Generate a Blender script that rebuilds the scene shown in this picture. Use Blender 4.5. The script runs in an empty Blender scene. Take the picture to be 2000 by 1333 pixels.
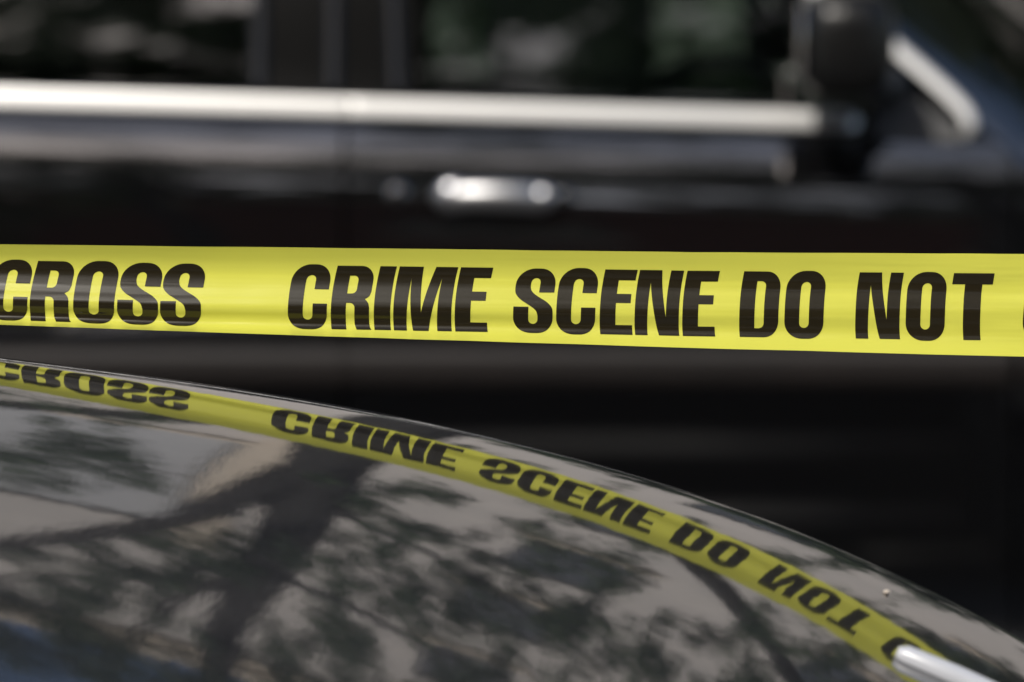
import bpy, bmesh, math, random
import numpy as np
from mathutils import Vector
from mathutils.noise import noise as pnoise

sc = bpy.context.scene
C = sc.collection
R = math.radians

# ------------------------------------------------------------------ camera
CAM_H = 1.62
cam_d = bpy.data.cameras.new('camera')
cam = bpy.data.objects.new('camera', cam_d)
C.objects.link(cam)
cam.location = (0, 0, CAM_H)
cam.rotation_euler = (R(90 - 4.0), 0, 0)
cam_d.sensor_width = 36
cam_d.lens = 200
cam_d.clip_start = 0.1
cam_d.clip_end = 2000
cam_d.dof.use_dof = True
cam_d.dof.focus_distance = 4.17
cam_d.dof.aperture_fstop = 6.0
cam_d.dof.aperture_blades = 9
sc.camera = cam

# ------------------------------------------------------------------ light
SUN_EL, SUN_AZ = 40.0, 200.0            # azimuth clockwise from +Y (behind the camera, to the left)
w = bpy.data.worlds.new('World')
sc.world = w
w.use_nodes = True
wn = w.node_tree
sky = wn.nodes.new('ShaderNodeTexSky')
sky.sky_type = 'NISHITA'
sky.sun_disc = False
sky.sun_elevation = R(SUN_EL)
sky.sun_rotation = R(SUN_AZ)
sky.dust_density = 1.9
sky.ozone_density = .5
bg = wn.nodes['Background']
wn.links.new(sky.outputs[0], bg.inputs[0])
bg.inputs[1].default_value = 0.15
sd = bpy.data.lights.new('sun', 'SUN')
sd.energy = 3.7
sd.angle = R(0.53)
sd.color = (1.0, 0.95, 0.87)
sun = bpy.data.objects.new('sun', sd)
C.objects.link(sun)
sun.location = (-6, -12, 20)
sv = Vector((math.sin(R(SUN_AZ)) * math.cos(R(SUN_EL)), math.cos(R(SUN_AZ)) * math.cos(R(SUN_EL)), math.sin(R(SUN_EL))))
sun.rotation_euler = sv.to_track_quat('Z', 'Y').to_euler()
vs = sc.view_settings
vs.view_transform = 'Standard'
vs.look = 'None'
vs.gamma = 1
vs.use_curve_mapping = False
vs.exposure = -0.1

# ------------------------------------------------------------------ helpers
rnd = random.Random(7)


class MB:
    def __init__(s):
        s.v = []
        s.f = []

    def add(s, vs_, fs_):
        b = len(s.v)
        s.v += [tuple(p) for p in vs_]
        s.f += [tuple(i + b for i in f) for f in fs_]

    def box(s, c, d, bev=0.0):
        x, y, z = c
        a, b_, e = d[0] / 2, d[1] / 2, d[2] / 2
        if bev <= 0:
            P = [(x + i * a, y + j * b_, z + k * e) for i in (-1, 1) for j in (-1, 1) for k in (-1, 1)]
            s.add(P, [(0, 1, 3, 2), (4, 6, 7, 5), (0, 4, 5, 1), (2, 3, 7, 6), (0, 2, 6, 4), (1, 5, 7, 3)])
        else:
            s.sup(c, d, 8, 6, 14)

    def sup(s, c, d, n=5.0, nv=12, nu=20):
        """rounded box (super-ellipsoid)"""
        P = []
        pw = lambda t, e: math.copysign(abs(t) ** e, t)
        for i in range(nv + 1):
            a = -math.pi / 2 + math.pi * i / nv
            for j in range(nu):
                b = 2 * math.pi * j / nu
                e = 2.0 / n
                P.append((c[0] + d[0] / 2 * pw(math.cos(a), e) * pw(math.cos(b), e),
                          c[1] + d[1] / 2 * pw(math.cos(a), e) * pw(math.sin(b), e),
                          c[2] + d[2] / 2 * pw(math.sin(a), e)))
        F = [(i * nu + j, i * nu + (j + 1) % nu, (i + 1) * nu + (j + 1) % nu, (i + 1) * nu + j) for i in range(nv) for j in range(nu)]
        s.add(P, F)

    def grid(s, P):
        """P[i][j] points; quads"""
        n, m = len(P), len(P[0])
        s.add([p for r_ in P for p in r_], [(i * m + j, (i + 1) * m + j, (i + 1) * m + j + 1, i * m + j + 1) for i in range(n - 1) for j in range(m - 1)])

    def tube(s, pts, rad, n=10, sx=1.0, cap=True, up=None):
        pts = [Vector(p) for p in pts]
        if not hasattr(rad, '__len__'):
            rad = [rad] * len(pts)
        rings = []
        prev = None
        for i, p in enumerate(pts):
            t = (pts[min(i + 1, len(pts) - 1)] - pts[max(i - 1, 0)]).normalized()
            u_ = Vector(up) if up else (prev if prev else (Vector((0, 1, 0)) if abs(t.y) < .8 else Vector((1, 0, 0))))
            a = (u_ - t * u_.dot(t)).normalized()
            prev = a
            b = t.cross(a)
            rings.append([p + a * (math.cos(2 * math.pi * k / n) * rad[i]) + b * (math.sin(2 * math.pi * k / n) * rad[i] * sx) for k in range(n)])
        F = [(i * n + k, i * n + (k + 1) % n, (i + 1) * n + (k + 1) % n, (i + 1) * n + k) for i in range(len(pts) - 1) for k in range(n)]
        if cap:
            F += [tuple(range(n - 1, -1, -1)), tuple((len(pts) - 1) * n + k for k in range(n))]
        s.add([q for r_ in rings for q in r_], F)

    def lathe(s, prof, c, axis='y', n=28):
        P = []
        for (r_, h_) in prof:
            for k in range(n):
                a = 2 * math.pi * k / n
                if axis == 'y':
                    P.append((c[0] + r_ * math.cos(a), c[1] + h_, c[2] + r_ * math.sin(a)))
                else:
                    P.append((c[0] + r_ * math.cos(a), c[1] + r_ * math.sin(a), c[2] + h_))
        s.add(P, [(i * n + k, i * n + (k + 1) % n, (i + 1) * n + (k + 1) % n, (i + 1) * n + k) for i in range(len(prof) - 1) for k in range(n)])

    def build(s, name, mat, parent=None, smooth=True, rec=True):
        me = bpy.data.meshes.new(name)
        me.from_pydata(s.v, [], s.f)
        if rec:
            bm = bmesh.new()
            bm.from_mesh(me)
            bmesh.ops.recalc_face_normals(bm, faces=bm.faces)
            bm.to_mesh(me)
            bm.free()
        me.materials.append(mat)
        if smooth:
            me.polygons.foreach_set('use_smooth', [True] * len(me.polygons))
            try:
                me.set_sharp_from_angle(angle=R(40))
            except Exception:
                pass
        o = bpy.data.objects.new(name, me)
        C.objects.link(o)
        if parent:
            o.parent = parent
        return o


def tag(o, label=None, cat=None, group=None, kind=None):
    if label: o['label'] = label
    if cat: o['category'] = cat
    if group: o['group'] = group
    if kind: o['kind'] = kind
    return o


def empty(name, label, cat, group=None, loc=(0, 0, 0)):
    o = bpy.data.objects.new(name, None)
    C.objects.link(o)
    o.location = loc
    o.empty_display_size = .1
    return tag(o, label, cat, group)


# ------------------------------------------------------------------ materials
def mat(name, col=(.5, .5, .5), rough=.5, metal=0.0, ior=1.5, coat=0.0, coat_ior=1.5, coat_rough=0.02, noise=None, bump=None, spec=.5):
    """noise=(scale, amount, colour2): mottled albedo; bump=(scale, strength)"""
    m = bpy.data.materials.new(name)
    m.use_nodes = True
    nt = m.node_tree
    b = nt.nodes['Principled BSDF']
    b.inputs['Base Color'].default_value = (*col, 1)
    b.inputs['Roughness'].default_value = rough
    b.inputs['Metallic'].default_value = metal
    b.inputs['IOR'].default_value = ior
    b.inputs['Specular IOR Level'].default_value = spec
    b.inputs['Coat Weight'].default_value = coat
    b.inputs['Coat IOR'].default_value = coat_ior
    b.inputs['Coat Roughness'].default_value = coat_rough
    tc = nt.nodes.new('ShaderNodeTexCoord')
    if noise:
        n = nt.nodes.new('ShaderNodeTexNoise')
        n.inputs['Scale'].default_value = noise[0]
        n.inputs['Detail'].default_value = 6
        n.inputs['Roughness'].default_value = .65
        nt.links.new(tc.outputs['Object'], n.inputs['Vector'])
        r = nt.nodes.new('ShaderNodeValToRGB')
        r.color_ramp.elements[0].position = .5 - noise[1] / 2
        r.color_ramp.elements[1].position = .5 + noise[1] / 2
        r.color_ramp.elements[0].color = (*col, 1)
        r.color_ramp.elements[1].color = (*noise[2], 1)
        nt.links.new(n.outputs['Fac'], r.inputs['Fac'])
        nt.links.new(r.outputs['Color'], b.inputs['Base Color'])
    if bump:
        n2 = nt.nodes.new('ShaderNodeTexNoise')
        n2.inputs['Scale'].default_value = bump[0]
        n2.inputs['Detail'].default_value = 5
        nt.links.new(tc.outputs['Object'], n2.inputs['Vector'])
        bp = nt.nodes.new('ShaderNodeBump')
        bp.inputs['Strength'].default_value = bump[1]
        bp.inputs['Distance'].default_value = .01
        nt.links.new(n2.outputs['Fac'], bp.inputs['Height'])
        nt.links.new(bp.outputs['Normal'], b.inputs['Normal'])
    return m


M = {}
M['asphalt'] = mat('asphalt', (.03, .03, .032), .85, noise=(14, .5, (.05, .049, .047)), bump=(160, .5))
M['concrete'] = mat('concrete', (.30, .29, .27), .85, noise=(3, .6, (.38, .36, .33)), bump=(60, .3))
M['earth'] = mat('earth', (.10, .085, .06), .95, noise=(2, .6, (.07, .08, .035)), bump=(20, .5))
M['white_line'] = mat('road_paint', (.7, .7, .67), .7, noise=(30, .4, (.5, .5, .48)))
M['suv_paint'] = mat('black_paint', (.003, .003, .0033), .4, coat=1, coat_ior=2.45, coat_rough=.03, spec=0)
M['trim_black'] = mat('black_trim', (.012, .012, .013), .35, ior=1.6)
M['molding'] = mat('side_molding', (.0135, .0108, .010), .5, noise=(7, .5, (.009, .0078, .0074)), spec=.22)
M['mirror_shell'] = mat('mirror_shell', (.005, .005, .005), .3, ior=1.38, bump=(30, .15))
M['mirror_face'] = mat('mirror_face', (.25, .26, .28), .05, metal=1)
M['gloss_black'] = mat('gloss_black', (.003, .003, .003), .12, ior=1.36)
M['frame_paint'] = mat('frame_paint', (.006, .006, .006), .3, coat=1, coat_ior=1.42, spec=0)
M['rubber'] = mat('rubber', (.015, .015, .015), .7)
M['lock_chrome'] = mat('lock_chrome', (.42, .42, .44), .34, metal=1)
M['handle_chrome'] = mat('handle_chrome', (.40, .40, .41), .38, metal=1)
M['chrome'] = mat('chrome', (.80, .80, .80), .10, metal=1)
M['satin_chrome'] = mat('satin_chrome', (.43, .43, .428), .36, metal=1)
M['bright_chrome'] = mat('bright_chrome', (.50, .50, .50), .34, metal=1)
M['rim'] = mat('alloy', (.45, .45, .46), .3, metal=1)
M['seat'] = mat('seat_cloth', (.10, .095, .095), .8, bump=(300, .3))
M['bark'] = mat('bark', (.016, .0155, .016), .9, noise=(9, .5, (.03, .028, .027)), bump=(25, .9))
M['stone'] = mat('tan_stone', (.52, .48, .455), .85, noise=(.9, .5, (.39, .37, .36)), bump=(9, .4))
M['trim_stone'] = mat('pale_stone', (.55, .48, .40), .8, noise=(2, .6, (.47, .40, .33)))
M['grey_panel'] = mat('grey_panel', (.36, .365, .385), .6, noise=(.6, .7, (.28, .285, .305)))
M['brick'] = mat('red_brick', (.17, .055, .04), .85, noise=(5, .6, (.12, .045, .035)), bump=(30, .4))
M['frame'] = mat('window_frame', (.05, .05, .05), .5)
M['steel'] = mat('galvanised_steel', (.42, .42, .42), .45, metal=.8)


def glass_mat(name, tint, trans, ior=1.52):
    m = bpy.data.materials.new(name)
    m.use_nodes = True
    nt = m.node_tree
    nt.nodes.clear()
    out = nt.nodes.new('ShaderNodeOutputMaterial')
    g = nt.nodes.new('ShaderNodeBsdfGlossy')
    g.inputs['Roughness'].default_value = .02
    t = nt.nodes.new('ShaderNodeBsdfTransparent')
    t.inputs['Color'].default_value = tuple(c * trans for c in tint) + (1,)
    fr = nt.nodes.new('ShaderNodeFresnel')
    fr.inputs['IOR'].default_value = ior
    mx = nt.nodes.new('ShaderNodeMixShader')
    nt.links.new(fr.outputs[0], mx.inputs[0])
    nt.links.new(t.outputs[0], mx.inputs[1])
    nt.links.new(g.outputs[0], mx.inputs[2])
    nt.links.new(mx.outputs[0], out.inputs[0])
    return m


M['glass_front'] = glass_mat('tinted_glass', (.84, 1.0, .90), .42, 2.5)
M['glass_dark'] = glass_mat('privacy_glass', (.9, 1.0, .95), .15, 2.4)
M['pane'] = mat('window_pane', (.03, .032, .035), .05, coat=1, coat_ior=1.6)


def leaf_mat(name, c1, c2):
    m = bpy.data.materials.new(name)
    m.use_nodes = True
    nt = m.node_tree
    b = nt.nodes['Principled BSDF']
    out = nt.nodes['Material Output']
    b.inputs['Roughness'].default_value = .5
    oi = nt.nodes.new('ShaderNodeNewGeometry')
    r = nt.nodes.new('ShaderNodeValToRGB')
    r.color_ramp.elements[0].color = (*c1, 1)
    r.color_ramp.elements[1].color = (*c2, 1)
    nt.links.new(oi.outputs['Random Per Island'], r.inputs['Fac'])
    nt.links.new(r.outputs['Color'], b.inputs['Base Color'])
    tr = nt.nodes.new('ShaderNodeBsdfTranslucent')
    nt.links.new(r.outputs['Color'], tr.inputs['Color'])
    mx = nt.nodes.new('ShaderNodeMixShader')
    mx.inputs[0].default_value = .3
    nt.links.new(b.outputs[0], mx.inputs[1])
    nt.links.new(tr.outputs[0], mx.inputs[2])
    nt.links.new(mx.outputs[0], out.inputs[0])
    return m


M['leaf'] = leaf_mat('leaf', (.030, .060, .030), (.075, .115, .050))
M['leaf_light'] = leaf_mat('leaf_light', (.05, .10, .03), (.11, .16, .05))

# car roof paint: near-black metallic with a hard clear coat and a light film of dust
m = mat('dusty_black_paint', (.02, .02, .022), .5, coat=1, coat_ior=2.6, coat_rough=.045, spec=0)
nt = m.node_tree
b = nt.nodes['Principled BSDF']
tc = nt.nodes.new('ShaderNodeTexCoord')
n1 = nt.nodes.new('ShaderNodeTexNoise')
n1.inputs['Scale'].default_value = 420
n1.inputs['Detail'].default_value = 3
nt.links.new(tc.outputs['Object'], n1.inputs['Vector'])
r1 = nt.nodes.new('ShaderNodeValToRGB')
r1.color_ramp.elements[0].position = .50
r1.color_ramp.elements[0].color = (.014, .0145, .0165, 1)
r1.color_ramp.elements[1].position = .82
r1.color_ramp.elements[1].color = (.042, .044, .05, 1)
nt.links.new(n1.outputs['Fac'], r1.inputs['Fac'])
nt.links.new(r1.outputs['Color'], b.inputs['Base Color'])
n3 = nt.nodes.new('ShaderNodeTexNoise')          # orange peel of the lacquer
n3.inputs['Scale'].default_value = 90
n3.inputs['Detail'].default_value = 2
nt.links.new(tc.outputs['Object'], n3.inputs['Vector'])
bp = nt.nodes.new('ShaderNodeBump')
bp.inputs['Strength'].default_value = .10
bp.inputs['Distance'].default_value = .0004
nt.links.new(n3.outputs['Fac'], bp.inputs['Height'])
nt.links.new(bp.outputs['Normal'], b.inputs['Coat Normal'])
M['roof_paint'] = m

# ------------------------------------------------------------------ setting: ground, road, kerb, pavement
def slab(name, x0, x1, y0, y1, z0, z1, mt):
    q = MB()
    q.box(((x0 + x1) / 2, (y0 + y1) / 2, (z0 + z1) / 2), (x1 - x0, y1 - y0, z1 - z0))
    return tag(q.build(name, mt, smooth=False), kind='structure')


slab('ground', -600, 600, -600, 600, -.5, -.02, M['earth'])
slab('road', -200, 200, -1.5, 11.9, -.3, 0.0, M['asphalt'])
slab('pavement', -200, 200, 12.05, 17.0, -.3, .13, M['concrete'])
slab('kerb', -200, 200, 11.9, 12.05, -.3, .14, M['trim_stone'])
slab('pavement', -200, 200, -7.0, -1.65, -.3, .13, M['concrete'])
slab('kerb', -200, 200, -1.65, -1.5, -.3, .14, M['trim_stone'])


# ------------------------------------------------------------------ buildings
def building(label, x0, x1, yf, depth, hgt, wall, bays, rows, ww, wh, face=-1, extra=None, cat='building'):
    root = empty('building', label, cat, loc=((x0 + x1) / 2, yf, 0))
    off = Vector(root.location)
    L = lambda x, y, z: (x - off.x, y - off.y, z - off.z)
    cuts = [(cx - ww / 2, cx + ww / 2, z, z + wh) for cx in bays for z in rows]
    if extra:
        cuts = [k for k in cuts if not (k[1] > extra[0] - .5 and k[0] < extra[1] + .5 and k[3] > extra[2] - .4 and k[2] < extra[3] + .4)] + [extra]
    xs = sorted({x0, x1} | {k[0] for k in cuts} | {k[1] for k in cuts})
    zs = sorted({0.0, hgt} | {k[2] for k in cuts} | {k[3] for k in cuts})
    q = MB()
    for i in range(len(xs) - 1):
        for j in range(len(zs) - 1):
            mx_, mz_ = (xs[i] + xs[i + 1]) / 2, (zs[j] + zs[j + 1]) / 2
            if any(k[0] < mx_ < k[1] and k[2] < mz_ < k[3] for k in cuts):
                continue
            q.add([L(xs[i], yf, zs[j]), L(xs[i + 1], yf, zs[j]), L(xs[i + 1], yf, zs[j + 1]), L(xs[i], yf, zs[j + 1])], [(0, 1, 2, 3)])
    d = -face * .25
    for (a, b_, z0, z1) in cuts:      # reveals
        for (p, r_) in (((a, z0), (a, z1)), ((b_, z0), (b_, z1)), ((a, z0), (b_, z0)), ((a, z1), (b_, z1))):
            q.add([L(p[0], yf, p[1]), L(r_[0], yf, r_[1]), L(r_[0], yf + d, r_[1]), L(p[0], yf + d, p[1])], [(0, 1, 2, 3)])
    yb = yf - face * depth
    q.add([L(x0, yf, 0), L(x0, yb, 0), L(x0, yb, hgt), L(x0, yf, hgt)], [(0, 1, 2, 3)])
    q.add([L(x1, yf, 0), L(x1, yb, 0), L(x1, yb, hgt), L(x1, yf, hgt)], [(0, 1, 2, 3)])
    q.add([L(x0, yb, 0), L(x1, yb, 0), L(x1, yb, hgt), L(x0, yb, hgt)], [(0, 1, 2, 3)])
    q.build('wall', wall, root, smooth=False)
    q = MB()
    q.add([L(x0, yf, hgt), L(x1, yf, hgt), L(x1, yb, hgt), L(x0, yb, hgt)], [(0, 1, 2, 3)])
    q.build('roof', M['grey_panel'], root, smooth=False)
    q = MB()
    q.box(L((x0 + x1) / 2, yf + face * .17, hgt - .25), (x1 - x0 + .5, .34, .5))
    q.box(L((x0 + x1) / 2, yf + face * .09, hgt - .75), (x1 - x0 + .3, .178, .3))
    q.build('cornice', M['trim_stone'], root, smooth=False)
    for k in cuts:
        a, b_, z0, z1 = k
        big = extra is not None and k == extra
        cx, cz, w_, h_ = (a + b_) / 2, (z0 + z1) / 2, b_ - a, z1 - z0
        yy = yf - face * .17
        q = MB()
        t = .07
        q.box(L(a + t / 2, yy, cz), (t, .08, h_))
        q.box(L(b_ - t / 2, yy, cz), (t, .08, h_))
        q.box(L(cx, yy, z0 + t / 2), (w_ - 2 * t, .08, t))
        q.box(L(cx, yy, z1 - t / 2), (w_ - 2 * t, .08, t))
        q.box(L(cx, yy, cz), (w_ - 2 * t, .07, t))
        fr = q.build('window', M['frame'], root, smooth=False)
        q = MB()
        q.box(L(cx, yy - face * .01, cz), (w_ - .02, .012, h_ - .02))
        q.build('pane', M['grey_panel'] if big else M['pane'], fr, smooth=False)
        q = MB()
        q.box(L(cx, yf + face * .05, z0 - .09), (w_ + .24, .16, .17))
        q.build('sill', M['trim_stone'], fr, smooth=False)
    return root


tb = building('tall tan stone building behind the street tree, mirrored upside down in the car roof',
         -9.5, 26, 26, 12, 24.2, M['stone'], [-7.4, -4.2, 3.6, 7.2, 10.8, 14.4, 18.0, 21.6, 24.6], [1.2, 5.0, 8.6, 12.2, 15.8, 19.4, 22.2], 1.25, 2.1,
         extra=(-2.6, .22, 9.9, 16.6))
building('red brick building behind the photographer', -24, 14, -15, 9, 9.4, M['brick'],
         [-21, -17.5, -14, -10.5, -7, -3.5, 0, 3.5, 7, 10.5], [1.1, 4.6], 1.3, 1.9, face=1)


for (xa, xb) in ((.24, .62), (-3.1, -2.72)):
    q = MB()
    q.box((( xa + xb) / 2 - tb.location.x, -.09, 13.2), (xb - xa, .176, 8.6))
    q.build('pilaster', M['trim_stone'], tb, smooth=False)

# ------------------------------------------------------------------ trees
def leaves(name, clusters, size, parent, mt, seed):
    """clusters: (x, y, z, rx, ry, rz, count)"""
    g = np.random.default_rng(seed)
    cs = []
    for (x, y, z, rx, ry, rz, n) in clusters:
        d = g.normal(size=(n, 3))
        d /= np.linalg.norm(d, axis=1)[:, None]
        rr = g.random(n) ** .5
        cs.append(np.array([x, y, z]) + d * rr[:, None] * np.array([rx, ry, rz]))
    P = np.concatenate(cs)
    n = len(P)
    a = g.normal(size=(n, 3))
    a /= np.linalg.norm(a, axis=1)[:, None]
    b_ = np.cross(a, g.normal(size=(n, 3)))
    b_ /= np.linalg.norm(b_, axis=1)[:, None]
    c_ = np.cross(a, b_)
    s = (size * (.6 + .8 * g.random(n)))[:, None]
    V = np.stack([P - a * s, P + b_ * s * .42 + c_ * s * .12, P + a * s, P - b_ * s * .42 + c_ * s * .12], 1).reshape(-1, 3)
    off = np.array(parent.location)
    V = V - off
    me = bpy.data.meshes.new(name)
    me.vertices.add(4 * n)
    me.vertices.foreach_set('co', V.astype(np.float32).ravel())
    me.loops.add(4 * n)
    me.loops.foreach_set('vertex_index', np.arange(4 * n, dtype=np.int32))
    me.polygons.add(n)
    me.polygons.foreach_set('loop_start', np.arange(0, 4 * n, 4, dtype=np.int32))
    me.update(calc_edges=True)
    me.materials.append(mt)
    o = bpy.data.objects.new(name, me)
    C.objects.link(o)
    o.parent = parent
    return o


def limb(q, pts, r0, r1, off, seed=0):
    pts = [Vector(p) for p in pts]
    out = []
    for i in range(len(pts) - 1):
        for k in range(4):
            t = k / 4
            p0, p1, p2, p3 = pts[max(i - 1, 0)], pts[i], pts[i + 1], pts[min(i + 2, len(pts) - 1)]
            p = .5 * ((2 * p1) + (p2 - p0) * t + (2 * p0 - 5 * p1 + 4 * p2 - p3) * t * t + (3 * p1 - p0 - 3 * p2 + p3) * t ** 3)
            out.append(p - off)
    out.append(pts[-1] - off)
    n = len(out)
    rad = [(r0 + (r1 - r0) * (i / (n - 1)) ** .8) * (1 + .10 * pnoise(Vector((i * .7, seed, 3)))) for i in range(n)]
    q.tube(out, rad, 10)


# the street tree that the car roof mirrors: trunk and steep limbs
G = .22
tree = empty('street_tree', 'dark trunked street tree beyond the big black vehicle, mirrored in the car roof', 'tree', loc=(.12, 13.5, .13))
off = Vector(tree.location)
q = MB()
limb(q, [(.12, 13.5, .1), (.16, 13.5, 2.2), (.26, 13.5, 4.6), (.39, 13.5, 6.5), (.42, 13.5, 8.1), (.37, 13.5, 9.2), (.24, 13.5, 10.6), (.18, 13.5, 12.4)], .225, .10, off, 1)
q.build('trunk', M['bark'], tree)
LIMBS = [
    ([(.28, 13.5, 5.6), (.20, 13.4, 6.3), (.11, 13.35, 7.0), (-.02, 13.3, 7.7), (-.38, 13.2, 8.65), (-.65, 13.2, 9.3), (-1.1, 13.1, 10.4), (-1.5, 13.0, 11.6)], .095, .03),
    ([(.40, 13.5, 7.9), (.30, 13.5, 8.5), (.13, 13.6, 9.1), (-.09, 13.6, 9.6), (-.73, 13.7, 10.7), (-1.2, 13.8, 11.8)], .06, .02),
    ([(.34, 13.5, 8.7), (.2, 13.4, 9.2), (-.02, 13.3, 10.0), (-.19, 13.2, 10.8), (-.4, 13.1, 11.8)], .05, .015),
    ([(.40, 13.5, 6.2), (.61, 13.45, 6.75), (.89, 13.4, 7.0), (1.19, 13.35, 7.3), (1.47, 13.3, 7.6), (2.2, 13.1, 8.3)], .04, .012),
    ([(.41, 13.5, 8.1), (.50, 13.5, 8.75), (.89, 13.5, 9.1), (1.2, 13.5, 9.4), (1.36, 13.5, 9.5), (1.9, 13.5, 9.7), (2.9, 13.4, 10.4)], .045, .014),
    ([(.24, 13.5, 4.3), (.8, 13.6, 4.25), (1.4, 13.6, 4.5), (1.87, 13.5, 5.25), (2.28, 13.5, 5.8), (2.64, 13.5, 6.3), (3.0, 13.4, 6.75), (3.6, 13.3, 7.8), (4.0, 13.2, 9.0)], .11, .045),
    ([(.22, 13.5, 3.9), (-.5, 13.6, 4.8), (-1.3, 13.7, 6.0), (-2.2, 13.8, 7.6), (-2.9, 13.9, 9.4)], .09, .03),
]
for k, (pts, r0, r1) in enumerate(LIMBS):
    q = MB()
    limb(q, pts, r0 * 1.45, r1 * 1.3, off, k + 2)
    q.build('limb', M['bark'], tree)
LF = [(-0.56, 6.2), (-0.48, 5.81), (-0.37, 6.35), (-0.56, 7.24), (-0.46, 6.88), (-0.49, 9.44), (-0.29, 8.99), (-0.03, 8.46), (-0.19, 9.12), (-0.56, 9.42), (0.13, 7.78), (-0.37, 10.3), (-0.66, 10.97), (0.02, 10.03),
      (0.23, 7.31), (0.52, 5.75), (0.71, 6.15), (0.75, 5.24), (0.93, 6.65), (0.7, 7.52), (0.92, 7.65), (1.17, 7.56), (1.4, 7.96), (1.44, 6.92), (1.69, 7.29), (1.61, 8.52), (1.21, 8.25), (0.75, 8.92), (0.98, 9.3),
      (0.72, 9.78), (0.57, 10.12), (1.92, 7.83), (1.99, 7.03), (2.25, 7.33), (2.18, 8.13), (2.31, 6.63), (2.51, 7.79), (2.69, 7.0), (1.35, 5.56), (1.71, 5.95), (2.44, 5.53), (2.79, 5.77), (3.09, 5.85),
      (-0.12, 10.86), (-0.65, 11.81), (0.19, 10.73), (.9, 10.2), (1.5, 9.9), (1.9, 9.2), (2.4, 9.0), (3.1, 7.9), (3.4, 8.8), (2.9, 9.8), (2.1, 10.6), (1.3, 11.0), (.5, 11.4), (-.3, 12.0)]
cl = []
lr = random.Random(3)
for (x, z) in LF:
    for k in range(3):
        cl.append((x + lr.gauss(0, .10), 13.4 + lr.uniform(-.8, .7), z + G + lr.gauss(0, .14), .07 + lr.random() * .09, .3, .20 + lr.random() * .28, 60))
for k in range(680):
    cx, cz = lr.uniform(-1.7, 4.6), lr.uniform(3.6, 12.6)
    if pnoise(Vector((cx * 1.6, cz * .55, 4.2))) < (-.26 if cx > .6 else -.04): continue
    if -.3 < cx < .35 and 4 < cz < 7.4: continue
    cl.append((cx, 13.4 + lr.uniform(-1.2, .9), cz, .05 + .08 * lr.random(), .25, .14 + .26 * lr.random(), 34))
for k in range(130):
    cl.append((lr.uniform(-1.8, 2.6), 13.4 + lr.uniform(-.8, .7), lr.uniform(11.0, 13.4), .06 + .08 * lr.random(), .25, .14 + .26 * lr.random(), 34))
for k in range(90):
    a, rr = lr.random() * 6.28, lr.random() ** .5
    cx = lr.choice([-1, 1]) * (1.2 + 2.6 * lr.random())
    if cx > 0: cx += 1.8
    cl.append((cx, 13.4 + lr.uniform(-1.6, 1.6), 6.0 + 5.5 * lr.random(), .4, .4, .3, 60))
leaves('crown', cl, .050, tree, M['leaf'], 11)


def plain_tree(label, x, y, h0, top, rad, n, seed, mt, leaf=.10, group=None, name='broadleaf_tree', cat='tree', gap=False, sparse=False):
    t = empty(name, label, cat, group, loc=(x, y, 0))
    g = random.Random(seed)
    o = Vector(t.location)
    q = MB()
    limb(q, [(x, y, -.05), (x + g.uniform(-.1, .1), y, h0 * .5), (x + g.uniform(-.2, .2), y + .1, h0), (x + g.uniform(-.3, .3), y, (h0 + top) / 2), (x, y, top * .95)], .17, .04, o, seed)
    q.build('trunk', M['bark'], t)
    cl = []
    for k in range(n):
        d = Vector((g.gauss(0, 1), g.gauss(0, 1), g.gauss(0, 1))).normalized() * (g.random() ** .45)
        px, py, pz = x + d.x * rad, y + d.y * rad, (h0 + top) / 2 + d.z * (top - h0) / 2
        if gap and pnoise(Vector((px * .75, seed * 3.3, pz * .75))) > .16: continue
        if sparse:
            cl.append((px, py, pz, .16 + .16 * g.random(), .25, .22, 46))
        else:
            cl.append((px, py, pz, .42, .42, .30, 110))
        if k % 9 == 0:
            q = MB()
            limb(q, [(x, y, h0 + .2 + .25 * (pz - h0) * g.random()), ((x + px) / 2, (y + py) / 2, (h0 + pz) / 2 + .2), (px, py, pz)], .05, .012, o, k)
            q.build('limb', M['bark'], t)
    leaves('crown', cl, leaf, t, mt, seed)
    return t


plain_tree('tall leafy tree behind the photographer, dark in the big vehicle\'s front window', 2.5, -9.0, 6.0, 18.5, 3.0, 330, 21, M['leaf'], .13, gap=True)
plain_tree('tall narrow tree behind the photographer, dark in the big vehicle\'s rear window', -1.6, -9.4, 6.0, 18.0, 2.3, 240, 22, M['leaf'], .13, gap=True)
ov = plain_tree('sparse overhanging tree behind the photographer, mottling the big vehicle\'s door shoulder', 2.2, -4.6, 8.6, 20.0, 3.4, 210, 27, M['leaf'], .09, sparse=True)
oo = Vector(ov.location)
og = random.Random(5)
for pts in ([(2.2, -4.6, 8.8), (2.0, -2.6, 10.2), (1.6, 0, 11.0), (1.2, 2.6, 11.4), (.9, 4.8, 11.2)], [(2.2, -4.6, 9.4), (1.2, -2.8, 10.8), (.2, -.6, 11.6), (-.8, 1.6, 11.9), (-1.5, 3.6, 11.8)],
            [(2.2, -4.6, 9.0), (3.0, -2.4, 10.4), (3.4, .4, 11.2), (3.3, 3.2, 11.6)]):
    q = MB()
    limb(q, pts, .07, .015, oo, 3)
    q.build('limb', M['bark'], ov)
cl = []
for k in range(900):
    px, py, pz = og.uniform(-2.2, 4.6), og.uniform(-3.5, 5.4), og.uniform(10.2, 12.6)
    if pnoise(Vector((px * 1.1, py * .9, 8.8))) < (.24 if px < -.1 else -.08): continue
    cl.append((px, py, pz, .10 + .14 * og.random(), .18, .12, 30))
leaves('foliage', cl, .075, ov, M['leaf'], 28)
plain_tree('farther tree behind the photographer, close to the red brick building', -4.2, -11.5, 2.4, 9.6, 2.4, 90, 23, M['leaf_light'])
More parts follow.
